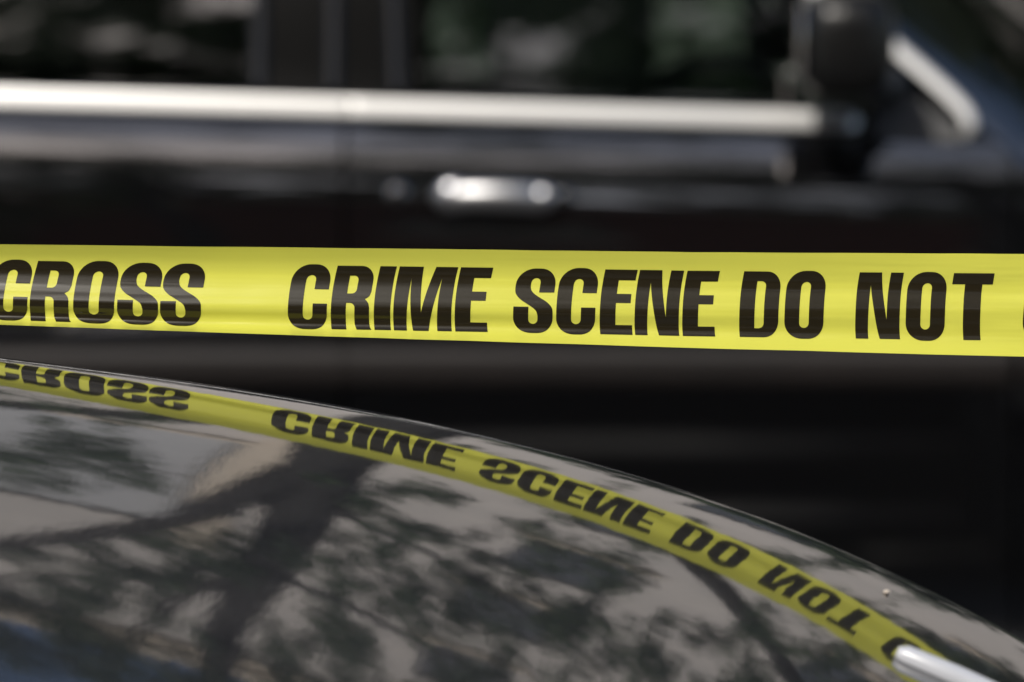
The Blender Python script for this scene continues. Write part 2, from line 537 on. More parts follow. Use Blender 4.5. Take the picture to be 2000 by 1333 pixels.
plain_tree('low spreading tree on the far pavement, ahead of the big vehicle', 5.3, 14.3, 2.2, 8.6, 2.2, 80, 26, M['leaf'])
plain_tree('tree on the far pavement seen through the big vehicle\'s front window', 2.6, 16.2, .7, 4.4, 2.0, 75, 24, M['leaf'])


def hedge(label, x0, x1, y, hgt, seed, mt):
    t = empty('hedge', label, 'hedge', loc=((x0 + x1) / 2, y, .13))
    g = random.Random(seed)
    cl = [(g.uniform(x0, x1), y + g.uniform(-.4, .4), .2 + g.random() * hgt, .35, .35, .3, 50) for _ in range(int((x1 - x0) * hgt * 12))]
    leaves('foliage', cl, .06, t, mt, seed)
    q = MB()
    o = Vector(t.location)
    for k in range(int((x1 - x0) * 1.2)):
        xx = x0 + (k + .5) / 1.2
        q.tube([Vector((xx, y, 0.1)) - o, Vector((xx + .1, y, hgt * .8)) - o], [.03, .012], 6)
    s_ = q.build('stems', M['bark'], t)
    s_['kind'] = 'stuff'


hedge('long dark green hedge along the tan building', -9, 11, 20.5, 2.2, 31, M['leaf'])

# ------------------------------------------------------------------ big black vehicle beyond the tape
SY = 9.5                      # its near side
SW = 1.96                     # width
Z0 = .22
OFFS = [(.20, .03), (.30, -.010), (.36, -.0165), (.52, -.0165), (.70, -.0170), (.86, -.02), (.95, -.022), (1.07, -.018), (1.16, -.010), (1.21, -.002), (1.25, .008), (1.28, .022), (1.30, .036), (1.32, .050),
        (1.36, .060), (1.50, .105), (1.70, .172), (1.86, .235), (1.93, .275)]
OZ = [o_[0] for o_ in OFFS]
OO = [o_[1] for o_ in OFFS]


def shear(x, z):
    return -.028 * (x + .14) * min(1, max(0, (z - 1.05) / .2)) * (1 - min(1, max(0, (z - 1.45) / .4)))


def sp(x, z, out=0.0, side=0):
    o_ = float(np.interp(z, OZ, OO))
    cx = .0
    # gentle plan curvature towards the nose and tail
    o_ += .012 * max(0, abs(x + .1) - 1.0) ** 2 * 3
    y = SY + o_ - out
    if side: y = 2 * SY + SW - y
    return (x, y, z + shear(x, z))


suv = empty('black_suv', 'big black sport utility vehicle with chrome belt trim, parked behind the yellow tape', 'car', loc=(0, SY + SW / 2, 0))
so = Vector(suv.location)
S = lambda p: tuple(Vector(p) - so)


def side_grid(x0, x1, zlo, zhi, nx, nz, out=0.0, side=0, flange=.025):
    q = MB()
    P = []
    zs_all = [z for z in OZ]
    for i in range(nx + 1):
        x = x0 + (x1 - x0) * i / nx
        a = zlo(x) if callable(zlo) else zlo
        b_ = zhi(x) if callable(zhi) else zhi
        P.append([S(sp(x, a + (b_ - a) * j / nz, out, side)) for j in range(nz + 1)])
    q.grid(P)
    sgn = 1 if not side else -1
    ring = [P[i][0] for i in range(nx + 1)] + [P[nx][j] for j in range(1, nz + 1)] + [P[i][nz] for i in range(nx - 1, -1, -1)] + [P[0][j] for j in range(nz - 1, 0, -1)]
    back = [(p[0], p[1] + sgn * flange, p[2]) for p in ring]
    n = len(ring)
    q.add(ring + back, [(k, (k + 1) % n, n + (k + 1) % n, n + k) for k in range(n)])
    return q


WC = [(-1.85, .41), (1.62, .41)]


def arch(x):
    z = .43
    for cx, cz in WC:
        d = abs(x - cx)
        if d < .50:
            z = max(z, cz + math.sqrt(.50 ** 2 - d * d))
    return z


BELT = 1.315
# window top line and A pillar line
AP = [(1.30, .795), (1.33, .77), (1.449, .61), (1.526, .49), (1.66, .31), (1.80, .13), (1.87, .03)]


def apx(z):
    return float(np.interp(z, [a[0] for a in AP], [a[1] for a in AP]))


WT = 1.80
bq = MB()
for side in (0, 1):
    for (a, b_) in ((-2.62, -1.335), (.845, 2.38)):
        g_ = side_grid(a, b_, arch, lambda x: BELT if x < .9 else BELT - .03 - .05 * (x - .9), 40, 26, 0, side)
        bq.add(g_.v, g_.f)
    # sill, pillar cores
    g_ = side_grid(-1.33, .84, .36, .50, 20, 3, -.02, side)
    bq.add(g_.v, g_.f)
    g_ = side_grid(-2.5, .05, WT, 1.93, 20, 4, .004, side)
    bq.add(g_.v, g_.f)
    g_ = side_grid(-2.6, -2.3, BELT, WT, 4, 8, .003, side)
    bq.add(g_.v, g_.f)
    g_ = side_grid(-1.42, -1.30, BELT, WT, 3, 8, .003, side)
    bq.add(g_.v, g_.f)
    # A pillar strip
    P = []
    for k in range(13):
        z = 1.275 + (1.90 - 1.275) * k / 12
        xa = apx(z) if z > 1.30 else .795 + (1.30 - z) * 1.3
        P.append([S(sp(xa + .03 + .115 * t, z, .004 - .05 * t * t, side)) for t in (0, .25, .5, .75, 1)])
    bq.grid(P)
ys = np.linspace(0, 1, 13)
zr = lambda t: 1.93 + .07 * (1 - (2 * t - 1) ** 2)
P = []
for x in np.linspace(-2.55, .08, 16):
    P.append([S((x, SY + .275 + (SW - .55) * t, zr(t) - .06 * max(0, (x + .6)) ** 2 * 1.5 - .05 * max(0, -x - 1.8) ** 2)) for t in ys])
bq.grid(P)
P = []
for x in np.linspace(.93, 2.42, 14):          # bonnet
    P.append([S((x, SY + .03 + (SW - .06) * t, 1.245 - .05 * (x - .93) - .05 * max(0, x - 2.0) ** 2 * 6 + .035 * (1 - (2 * t - 1) ** 2))) for t in ys])
bq.grid(P)
bq.box(S((2.40, SY + SW / 2, .80)), (.08, SW - .22, .72))
bq.box(S((-2.60, SY + SW / 2, 1.0)), (.08, SW - .2, 1.1))
bq.box(S((-2.55, SY + SW / 2, 1.62)), (.06, SW - .55, .6))
bq.box(S((-.1, SY + SW / 2, .48)), (4.7, SW - .5, .12))
bq.build('body', M['suv_paint'], suv)

# inner shell so that door gaps read dark
q = MB()
for side in (0, 1):
    g_ = side_grid(-1.36, .87, .45, 1.29, 12, 12, -.045, side)
    q.add(g_.v, g_.f)
q.box(S((.85, SY + SW / 2, 1.06)), (.25, SW - .3, .36))
q.build('inner_panel', M['rubber'], suv)


def door(name, x0, x1, side, label=None):
    o = side_grid(x0, x1, lambda x: max(.46, arch(x) + .01 if x < -1.2 else .46), BELT, 34, 34, 0, side).build(name, M['suv_paint'], suv)
    if label: o['label'] = label
    return o


doors = {}
for side in (0, 1):
    doors['f', side] = door('front_door', -.276, .838, side)
    doors['r', side] = door('rear_door', -1.328, -.284, side)
    # lower body side moulding
    for (x0, x1, d_) in ((-.2785, .834, doors['f', side]), (-1.25, -.2815, doors['r', side]), (.8475, 1.10, suv)):
        q = MB()
        P = []
        for i in range(25):
            x = x0 + (x1 - x0) * i / 24
            e = 1
            P.append([S(sp(x, .878 + (.948 - .878) * t, (.014 * (1 - (2 * t - 1) ** 4) * (.4 + .6 * e)) - .002, side)) for t in np.linspace(0, 1, 9)])
        q.grid(P)
        q.build('side_molding', M['molding'], d_)


# glazing
def glass(x0, x1, z0, z1, side, mt, parent, nx=10, nz=12):
    q = MB()
    P = []
    for j in range(nz + 1):
        z = z0 + (z1 - z0) * j / nz
        a = x0(z) if callable(x0) else x0
        b_ = x1(z) if callable(x1) else x1
        P.append([S(sp(a + (b_ - a) * i / nx, z, -.012, side)) for i in range(nx + 1)])
    q.grid(P)
    return q.build('window_pane', mt, parent)


for side in (0, 1):
    glass(-.17, lambda z: apx(z) + .01, 1.30, WT + .01, side, M['glass_front'], doors['f', side])
    glass(-1.31, -.42, 1.30, WT + .01, side, M['glass_dark'], doors['r', side])
    o = glass(-2.75, -1.41, 1.30, WT + .01, side, M['glass_dark'], suv)
    # black pillar cover and window frames
    q = MB()
    P = [[S(sp(x, z, -.008, side)) for x in np.linspace(-.435, -.16, 7)] for z in np.linspace(1.30, WT + .01, 9)]
    q.grid(P)
    q.build('pillar_cover', M['gloss_black'], suv)
    for (xc, wd, par, nm) in ((-.424, .028, doors['r', side], 'window_frame'), (-.300, .032, suv, 'center_pillar'), (-.190, .030, doors['f', side], 'window_frame')):
        q = MB()
        lean = -.05 if xc == -.190 else 0
        P = [[S(sp(xc + lean * (z - 1.32) + wd * (t - .5), z, .004 + .010 * (1 - (2 * t - 1) ** 2) - .010 * (abs(2 * t - 1) > .99), side)) for t in np.linspace(0, 1, 9)] for z in np.linspace(1.371, WT + .005, 14)]
        q.grid(P)
        q.build(nm, M['frame_paint'], par)

# chrome belt trim, one strip per door, and the surround of the front window
def strip(path, hw, outb, side, parent, name, mt, lift=.012, soft=False):
    """path of (x,z); a half-round strip lying on the body side"""
    q = MB()
    P = []
    n = len(path)
    for i, (x, z) in enumerate(path):
        a = Vector(path[max(i - 1, 0)])
        b_ = Vector(path[min(i + 1, n - 1)])
        t = (b_ - a).normalized()
        nx_, nz_ = -t.y, t.x
        e = 1.0
        if i == n - 1 or (i == 0 and soft): e = .05
        elif i == n - 2 or (i == 1 and soft): e = .72
        elif i == 0: e = .97
        row = []
        for k in range(11):
            s_ = -1 + 2 * k / 10
            row.append(S(sp(x + nx_ * hw * e * s_, z + nz_ * hw * e * s_, outb + lift * e * max(0, 1 - s_ ** 10 * .98) ** .5, side)))
        P.append(row)
    q.grid(P)
    return q.build(name, mt, parent)


def line(x0, x1, z, n=30):
    e = .006
    return [(x0, z), (x0 + e, z), (x0 + 3 * e, z)] + [(x0 + (x1 - x0) * k / n, z) for k in range(1, n)] + [(x1 - 3 * e, z), (x1 - e, z), (x1, z)]


for side in (0, 1):
    strip(line(-.270, .585, 1.342), .0175, .006, side, doors['f', side], 'belt_trim', M['satin_chrome'])
    strip([(x, z) for x, z in line(-.289, -1.32, 1.342)], .0175, .006, side, doors['r', side], 'belt_trim', M['satin_chrome'])
    strip(line(-2.3, -1.345, 1.342), .0175, .006, side, suv, 'belt_trim', M['satin_chrome'])
    pth = [(.635, 1.320), (.66, 1.320), (.70, 1.320), (.725, 1.320), (.745, 1.322), (.760, 1.328), (.768, 1.340), (.765, 1.356), (.755, 1.371), (.73, 1.396), (.69, 1.43), (.65, 1.462), (.61, 1.491), (.55, 1.532),
           (.49, 1.572), (.40, 1.638), (.31, 1.70), (.22, 1.762), (.15, 1.80), (.10, 1.815), (.0, 1.82)] + [(-.1 - .15 * k, 1.82) for k in range(15)]
    strip(pth[4:], .0135, .012, side, doors['f', side], 'window_trim', M['bright_chrome'], .010, True)

# windscreen
q = MB()
P = []
for k in range(11):
    z = 1.275 + (1.90 - 1.275) * k / 10
    xa = apx(z) if z > 1.30 else .795 + (1.30 - z) * 1.3
    e0 = Vector(sp(xa + .135, z, -.05, 0))
    e1 = Vector(sp(xa + .135, z, -.05, 1))
    P.append([S(e0 + (e1 - e0) * t + Vector((.34 * (1 - (2 * t - 1) ** 4), 0, 0))) for t in np.linspace(0, 1, 13)])
q.grid(P)
q.build('windscreen', M['glass_front'], suv)

# door handles
def handle(x0, x1, zc, side, par):
    sg = -1 if not side else 1
    q = MB()
    pts, rad = [], []
    n = 22
    for k in range(n + 1):
        t = k / n
        x = x0 + (x1 - x0) * t
        bow = math.sin(math.pi * t) ** .35
        p = Vector(sp(x, zc + .004 * math.sin(math.pi * t), 0, side))
        p.y += sg * (.004 + .040 * bow)
        pts.append(S(p))
        rad.append(.010 + .0135 * min(1, math.sin(math.pi * t) * 3) ** .7 * (1 + .12 * (t - .5)))
    q.tube(pts, rad, 14, sx=.62, up=(0, 0, 1))
    h_ = q.build('door_handle', M['handle_chrome'], par)
    for (xe, r_, out_, nm, mt) in ((x0 - .062, .021, .002, 'handle_base', M['suv_paint']), (x0 + .030, .029, .034, 'lock_cap', M['lock_chrome']), (x1 - .022, .022, .036, 'glint_cap', M['lock_chrome']), (x1 + .012, .018, .002, 'handle_base', M['suv_paint'])):  # front-end cap is added to give the handle a second bright glint
        p = sp(xe, zc, 0, side)
        q = MB()
        q.sup(S((xe, p[1] + sg * out_, p[2] + .003)), (r_ * 2, .030, r_ * 1.9), 2.2, 12, 20)
        q.build(nm, mt, h_)
    q = MB()
    p = sp((x0 + x1) / 2, zc, 0, side)
    q.sup(S((p[0], p[1] + sg * .0005, p[2] - .003)), ((x1 - x0) * .82, .006, .062), 2.6, 10, 24)
    q.build('handle_cup', M['rubber'], h_)


for side in (0, 1):
    handle(-.128, .074, 1.199, side, doors['f', side])
    handle(-1.17, -.953, 1.21, side, doors['r', side])

# door mirrors
for side in (0, 1):
    sg = -1 if not side else 1
    yb = sp(.6, 1.36, 0, side)[1]
    q = MB()
    q.sup(S((.55, yb + sg * .20, 1.455)), (.155, .22, .18), 3.8, 20, 32)
    mir = q.build('side_mirror', M['mirror_shell'], suv)
    q = MB()
    q.sup(S((.4745, yb + sg * .20, 1.455)), (.012, .18, .14), 4, 10, 20)
    q.build('mirror_glass', M['mirror_face'], mir)
    q = MB()
    q.tube([S((.635, yb + sg * -.01, 1.382)), S((.61, yb + sg * .07, 1.384)), S((.575, yb + sg * .15, 1.40))], [.036, .03, .028], 12)
    q.build('mirror_arm', M['trim_black'], mir)
    q = MB()
    P = [[S(sp(x, z, .004, side)) for x in np.linspace(.606, max(.612, apx(z) - .012), 7)] for z in np.linspace(1.312, 1.445, 7)]
    q.grid(P)
    q.build('mirror_base', M['trim_black'], suv)


# wheels
def wheel(parent, cx, cy, r_, width, sgn, org):
    q = MB()
    hw = width / 2
    q.lathe([(r_ * .62, -hw * .9), (r_ * .8, -hw), (r_ * .95, -hw * .9), (r_, -hw * .5), (r_, hw * .5), (r_ * .95, hw * .9), (r_ * .8, hw), (r_ * .62, hw * .9)], tuple(Vector((cx, cy, r_)) - org))
    t = q.build('wheel', M['rubber'], parent)
    q = MB()
    q.lathe([(r_ * .63, -hw * .85), (r_ * .60, -hw * .5), (r_ * .58, 0), (r_ * .60, hw * .5), (r_ * .63, hw * .85)], tuple(Vector((cx, cy, r_)) - org))
    for k in range(6):
        a = k * math.pi / 3
        q.tube([Vector((cx + r_ * .1 * math.cos(a), cy + sgn * hw * .55, r_ + r_ * .1 * math.sin(a))) - org, Vector((cx + r_ * .6 * math.cos(a), cy + sgn * hw * .7, r_ + r_ * .6 * math.sin(a))) - org], [r_ * .09, r_ * .07], 8)
    q.lathe([(0.001, sgn * hw * .72), (r_ * .15, sgn * hw * .7), (r_ * .17, sgn * hw * .4)], tuple(Vector((cx, cy, r_)) - org))
    q.build('rim', M['rim'], t)


for cx, cz in WC:
    wheel(suv, cx, SY + .16, .41, .26, -1, so)
    wheel(suv, cx, SY + SW - .16, .41, .26, 1, so)
# lamps
for side in (0, 1):
    p = sp(2.30, 1.05, .0, side)
    q = MB()
    q.sup(S((2.34, p[1] + (.13 if not side else -.13), 1.06)), (.22, .3, .16), 4)
    q.build('headlight', M['pane'], suv)
# seats
for (xs_, ns) in ((-.28, 2), (-1.25, 2)):
    for k in range(ns):
        yy = SY + .52 + k * .92
        q = MB()
        q.sup(S((xs_ + .28, yy, .92)), (.5, .5, .16), 4)
        q.sup(S((xs_ - .02, yy, 1.24)), (.16, .48, .62), 4)
        st = q.build('seat', M['seat'], suv)
        q = MB()
        q.sup(S((xs_ - .05, yy, 1.66)), (.10, .26, .17), 3)
        q.build('headrest', M['seat'], st)
q = MB()
q.lathe([(.19, -.012), (.205, 0), (.19, .012), (.175, 0), (.19, -.012)], S((.36, SY + .52, 1.22)), 'y', 24)
sw = q.build('steering_wheel', M['rubber'], suv)

# ------------------------------------------------------------------ near black car with the mirror-bright roof
COEF = {(0, 0): 1.01261, (0, 1): 0.19682, (0, 2): -0.23435, (0, 3): -0.04069, (1, 0): -0.20345, (1, 1): -0.03756, (1, 2): 0.16329, (2, 0): -0.27018, (2, 1): 0.1528, (3, 0): -0.24678}


def roof_poly(x, y):
    y -= 3.7
    z = zx = zy = 0
    for (i, j), k in COEF.items():
        z += k * x ** i * y ** j
        if i: zx += k * i * x ** (i - 1) * y ** j
        if j: zy += k * j * x ** i * y ** (j - 1)
    return z, zx, zy


def crest(x):
    xc = min(max(x, -.42), .5)
    return 3.98513 - .22894 * xc - .40206 * xc * xc + (x - xc) * (-.22894 - .80412 * xc) * .3


def roof_z(x, y):
    t = y - crest(x)
    e = .009
    t = math.sqrt(t * t + e * e) - e
    yy = crest(x) - t
    xc = min(max(x, -.44), .50)
    yc = max(yy, 3.25)
    z, zx, zy = roof_poly(xc, yc)
    dx, dy = x - xc, yy - yc
    z += zx * dx + zy * dy - .55 * dx * dx - .9 * dy * dy
    return z + Z0


car = empty('black_car', 'low glossy black car in the foreground, its curved roof mirroring the tape and a tree', 'car', loc=(-.4, 3.95, 0))
co = Vector(car.location)
K = lambda p: tuple(Vector(p) - co)
NY, NX = 150, 120
YN, YF = 3.27, 4.72
XR0, XR1 = -1.15, .56
q = MB()
P = []
for i in range(NX + 1):
    x = XR0 + (XR1 - XR0) * i / NX
    c_ = crest(x)
    row = []
    for j in range(NY + 1):
        t = -1 + 2 * j / NY
        t = math.copysign(abs(t) ** 1.5, t)
        y = c_ + t * ((c_ - YN) if t < 0 else (YF - c_))
        row.append(K((x, y, roof_z(x, y))))
    P.append(row)
q.grid(P)
roof = q.build('roof', M['roof_paint'], car)


def edge_loft(name, A, B, bulge, mt, parent, n=8):
    """surface between two polylines of equal length with an outward bulge vector function"""
    q = MB()
    P = []
    for a, b_ in zip(A, B):
        a, b_ = Vector(a), Vector(b_)
        P.append([K(a + (b_ - a) * k / n + Vector(bulge) * math.sin(math.pi * k / n)) for k in range(n + 1)])
    q.grid(P)
    return q.build(name, mt, parent)


def roof_edge_y(yfun, xs):
    return [(x, yfun(x), roof_z(x, yfun(x))) for x in xs]


M['car_paint'] = mat('black_car_paint', (.006, .006, .007), .3, coat=1, coat_ior=1.6)
xs = [XR0 + (XR1 - XR0) * k / 16 for k in range(17)]
yN = lambda x: YN
yF = lambda x: YF
CY = 3.98
HWD = .93
# roof rails down to the side glass, side glass down to the belt, door skins to the sill
for (fn, s_) in ((yN, -1), (yF, 1)):
    top = [(x, fn(x), roof_z(x, fn(x)) - .0) for x in xs]
    rail = [(x * 1.01, fn(x) + s_ * .05, z - .075) for (x, y, z) in top]
    belt = [(-.29 + (x + .29) * 1.55, CY + s_ * (HWD - .02), min(.86, z - .04)) for (x, y, z) in rail]
    sill = [(p[0], CY + s_ * (HWD - .06), .22) for p in belt]
    edge_loft('roof_rail', top, rail, (0, s_ * .012, .012), M['car_paint'], car)
    edge_loft('side_window', rail, belt, (0, s_ * .03, .01), M['glass_dark'], car)
    edge_loft('door', belt, sill, (0, s_ * .06, 0), M['car_paint'], car)
# windscreen, rear window, bonnet, boot
ny = 15
tt = [k / (ny - 1) for k in range(ny)]
ft = [(XR1, YN + (YF - YN) * t, roof_z(XR1, YN + (YF - YN) * t)) for t in tt]
fb = [(1.20 + .10 * (1 - (2 * t - 1) ** 2), CY - HWD + .02 + 2 * (HWD - .02) * t, .80 + .04 * (1 - (2 * t - 1) ** 2)) for t in tt]
edge_loft('windscreen', ft, fb, (.05, 0, .05), M['glass_dark'], car)
nt_ = [(2.05 + .12 * (1 - (2 * t - 1) ** 2), CY - HWD + .1 + 2 * (HWD - .1) * t, .68 + .05 * (1 - (2 * t - 1) ** 2)) for t in tt]
nb = [(2.10 + .16 * (1 - (2 * t - 1) ** 2), CY - HWD + .12 + 2 * (HWD - .12) * t, .2) for t in tt]
edge_loft('bonnet', fb, nt_, (0, 0, .06), M['car_paint'], car)
edge_loft('front_bumper', nt_, nb, (.06, 0, 0), M['car_paint'], car)
rt = [(XR0, YN + (YF - YN) * t, roof_z(XR0, YN + (YF - YN) * t)) for t in tt]
rb = [(-1.85 - .08 * (1 - (2 * t - 1) ** 2), CY - HWD + .04 + 2 * (HWD - .04) * t, .85 + .03 * (1 - (2 * t - 1) ** 2)) for t in tt]
edge_loft('rear_window', rt, rb, (-.03, 0, .05), M['glass_dark'], car)
bt = [(-2.40 - .08 * (1 - (2 * t - 1) ** 2), CY - HWD + .08 + 2 * (HWD - .08) * t, .80 + .03 * (1 - (2 * t - 1) ** 2)) for t in tt]
bb = [(-2.44 - .08 * (1 - (2 * t - 1) ** 2), CY - HWD + .1 + 2 * (HWD - .1) * t, .25) for t in tt]
edge_loft('boot_lid', rb, bt, (0, 0, .02), M['car_paint'], car)
edge_loft('rear_bumper', bt, bb, (-.05, 0, 0), M['car_paint'], car)
for s_ in (-1, 1):
    fa = [(1.20 + .0 * k, CY + s_ * (HWD - .02), .64 - 0 * k) for k in (0,)]
    A = [(.99, CY + s_ * (HWD - .02), .82), (1.2, CY + s_ * (HWD - .02), .80), (1.65, CY + s_ * (HWD - .03), .77), (2.05, CY + s_ * (HWD - .1), .68)]
    B = [(p[0], CY + s_ * (HWD - .06 - (.04 if p[0] > 2 else 0)), .22) for p in A]
    edge_loft('front_wing', A, B, (0, s_ * .05, 0), M['car_paint'], car)
    A = [(-1.62, CY + s_ * (HWD - .02), .86), (-1.85, CY + s_ * (HWD - .04), .85), (-2.40, CY + s_ * (HWD - .08), .80)]
    B = [(p[0], CY + s_ * (HWD - .08), .22) for p in A]
    edge_loft('rear_wing', A, B, (0, s_ * .05, 0), M['car_paint'], car)
    for cx in (-1.55, 1.42):
        wheel(car, cx, CY + s_ * (HWD - .07), .31, .2, s_, co)
    q = MB()
    q.sup(K((2.06, CY + s_ * .62, .56)), (.22, .34, .12), 3)
    q.build('headlight', M['pane'], car)

# bright trim rod end lying on the roof's near front corner
tip, dirx = (.250, 3.674), (1.0, -.08)
pts, rad = [], []
for k in range(26):
    s_ = max(0, k - .7) / 25 * .46 if k < 2 else k / 25 * .46
    x = tip[0] + dirx[0] * s_
    y = tip[1] + dirx[1] * s_
    pts.append(K((x, y, roof_z(x, y) + .003)))
    rad.append(.008 * (.5, .88)[k] if k < 2 else .008)
q = MB()
q.tube(pts, rad, 14, sx=1.0)
M['bright_trim'] = mat('bright_trim', (.50, .51, .54), .30, coat=1)
q.build('trim_rod', M['bright_trim'], car)
q = MB()
q.sup(K((.253, 3.821, roof_z(.253, 3.821) + .001)), (.005, .008, .003), 2.2, 8, 12)  # tiny pale raised speck on the roof
q.build('pale_speck', M['trim_stone'], car)

# ------------------------------------------------------------------ the yellow tape
TY = 4.17
PXM = 200 / 36 * 2000
import_f = Vector((0, math.cos(R(-4)), math.sin(R(-4))))
W_T = .0762


def zpix(y):                     # height of an image row on the tape's plane
    a = R(-4) + math.atan((666.5 - y) / PXM)
    return CAM_H + TY * math.tan(a)


XL, XR_ = -.3753, .3753
# tape edges at the two frame sides and between (heights in metres along the span)
xk = [-1.2, -.3753, -.1126, .1314, .3753, 1.2]
ztop = [zpix(478.5 - 8), zpix(478.5), zpix(485.5), zpix(492.5), zpix(495.5), zpix(498)]
zbot = [zpix(634 - 20), zpix(634), zpix(657.5), zpix(677), zpix(694), zpix(716)]
AL_V = [0, .10, .17, .24, .30, .36, .42, .50, .58, .65, .75, .88, 1.0]
AL_L = [62, 60, 44, 0, -26, -4, 18, 23, 22, 14, -6, -19, -20]
AL_R = [36, 33, 22, 2, -3, -2, 4, 18, 25, 9, -4, -8, -6]
NV = 112


def smooth_prof(vals):
    v = np.linspace(0, 1, NV + 1)
    p = np.interp(v, AL_V, vals)
    for _ in range(14):
        p[1:-1] = (p[:-2] + 2 * p[1:-1] + p[2:]) / 4
    return p


PL, PR = smooth_prof(AL_L), smooth_prof(AL_R)


CREASES = [(-.20, .03, .02, R(1.2), .2, .8), (.225, -.02, .02, R(1.2), .2, .8)]


def section(x):
    """(offset towards camera, height) at NV+1 stations across the tape; matches the visible height at x"""
    zt, zb = np.interp(x, xk, ztop), np.interp(x, xk, zbot)
    zt += .00022 * pnoise(Vector((x * 24, .3, 7)))
    zb += .00025 * pnoise(Vector((x * 21, 4.3, 2)))
    want = (zt - zb) / W_T
    lo, hi = -.6, 1.8
    for _ in range(24):
        w_ = (lo + hi) / 2
        al = np.radians(PR + (PL - PR) * w_)
        if np.cos((al[1:] + al[:-1]) / 2).mean() > want: lo = w_
        else: hi = w_
    al = np.radians(PR + (PL - PR) * w_)
    # slow ripples and creases along the span, stronger on the right where the film is crumpled
    vv = np.linspace(0, 1, NV + 1)
    rip = np.array([pnoise(Vector((x * 3.1, v * 5.0, 1.7))) for v in vv]) * R(3.0)
    k = min(1, max(0, (x - .18) / .15))
    rip += k * np.array([pnoise(Vector((x * 14, v * 30, 5.1))) + .6 * pnoise(Vector((x * 40, v * 60, 2.1))) for v in vv]) * R(8.0)
    fine = np.array([pnoise(Vector((x * .9, v * 34.0, 9.3))) + .9 * pnoise(Vector((x * 1.3, v * 85.0, 4.3))) for v in vv]) * R(7.5) * (1 - .6 * k)
    al = al + rip + fine * ((vv > .3) & (vv < .75))
    for (xc, sl, wd, amp, va, vb) in CREASES:      # small dents and cross creases in the film
        d_ = (x - xc - sl * (vv - .5)) / wd
        al = al + amp * np.exp(-d_ * d_) * d_ * np.exp(-((vv - (va + vb) / 2) / ((vb - va) / 2)) ** 4)
    mid = (al[1:] + al[:-1]) / 2
    dz = np.cumsum(np.concatenate([[0], np.cos(mid)])) * W_T / NV
    dc = np.cumsum(np.concatenate([[0], -np.sin(mid)])) * W_T / NV
    dc -= dc.mean()
    return dc, zb + dz * (zt - zb) / dz[-1], al


X0, X1 = -2.73, 2.73
xu = np.concatenate([np.linspace(X0, -.44, 150)[:-1], np.linspace(-.44, .44, 720), np.linspace(.44, X1, 150)[1:]])
NU = len(xu) - 1
SEC = [section(float(x)) for x in xu]
CO = np.array([s_[0] for s_ in SEC])
ZZ = np.array([s_[1] for s_ in SEC])


def tape_pt(x, v, lift=0.0):
    i = int(min(max(np.searchsorted(xu, x) - 1, 0), NU - 1))
    fu = i + (x - xu[i]) / (xu[i + 1] - xu[i])
    fv = min(max(v, 0), 1) * NV
    j = int(min(fv, NV - 1e-6))
    a, b_ = fu - i, fv - j
    f2 = lambda A: A[i, j] * (1 - a) * (1 - b_) + A[i + 1, j] * a * (1 - b_) + A[i, j + 1] * (1 - a) * b_ + A[i + 1, j + 1] * a * b_
    dcv, dzv = CO[i, j + 1] - CO[i, j], ZZ[i, j + 1] - ZZ[i, j]
    n = math.hypot(dcv, dzv)
    return (x, TY - .023 * x - f2(CO) - lift * dzv / n, f2(ZZ) - lift * dcv / n)


m = bpy.data.materials.new('yellow_film')
m.use_nodes = True
nt = m.node_tree
b = nt.nodes['Principled BSDF']
b.inputs['Base Color'].default_value = (.76, .745, .105, 1)
b.inputs['Roughness'].default_value = .17
b.inputs['IOR'].default_value = 1.5
tr = nt.nodes.new('ShaderNodeBsdfTranslucent')
tr.inputs['Color'].default_value = (.76, .745, .105, 1)
mx = nt.nodes.new('ShaderNodeMixShader')
mx.inputs[0].default_value = .28
nt.links.new(b.outputs[0], mx.inputs[1])
nt.links.new(tr.outputs[0], mx.inputs[2])
nt.links.new(mx.outputs[0], nt.nodes['Material Output'].inputs[0])
tc = nt.nodes.new('ShaderNodeTexCoord')
mp = nt.nodes.new('ShaderNodeMapping')
mp.inputs['Scale'].default_value = (6, 300, 300)
n2 = nt.nodes.new('ShaderNodeTexNoise')
n2.inputs['Scale'].default_value = 1
n2.inputs['Detail'].default_value = 4
bp = nt.nodes.new('ShaderNodeBump')
bp.inputs['Strength'].default_value = .12
bp.inputs['Distance'].default_value = .001
nt.links.new(tc.outputs['Object'], mp.inputs[0])
nt.links.new(mp.outputs[0], n2.inputs['Vector'])
nt.links.new(n2.outputs['Fac'], bp.inputs['Height'])
nt.links.new(bp.outputs['Normal'], b.inputs['Normal'])
M['film'] = m
M['ink'] = mat('black_ink', (.016, .0125, .006), .175, ior=1.5)

tape = empty('barrier_tape', 'long yellow plastic tape printed CRIME SCENE DO NOT CROSS, stretched across the picture', 'tape', loc=(0, TY, 1.37))
to = Vector(tape.location)
q = MB()
q.grid([[tuple(Vector((float(xu[i]), TY - .023 * float(xu[i]) - CO[i, j], ZZ[i, j])) - to) for j in range(NV + 1)] for i in range(NU + 1)])
q.build('film', M['film'], tape)

# --- lettering: heavy condensed capitals, drawn as outlines and laid on the film
H = 126.0


def arc(cx, cy, rx, ry, a0, a1, n=9):
    return [(cx + rx * math.cos(R(a0 + (a1 - a0) * k / n)), cy + ry * math.sin(R(a0 + (a1 - a0) * k / n))) for k in range(n + 1)]


def rrect(x0, y0, x1, y1, rx, ry):
    return arc(x1 - rx, y1 - ry, rx, ry, 0, 90) + arc(x0 + rx, y1 - ry, rx, ry, 90, 180) + arc(x0 + rx, y0 + ry, rx, ry, 180, 270) + arc(x1 - rx, y0 + ry, rx, ry, 270, 360)


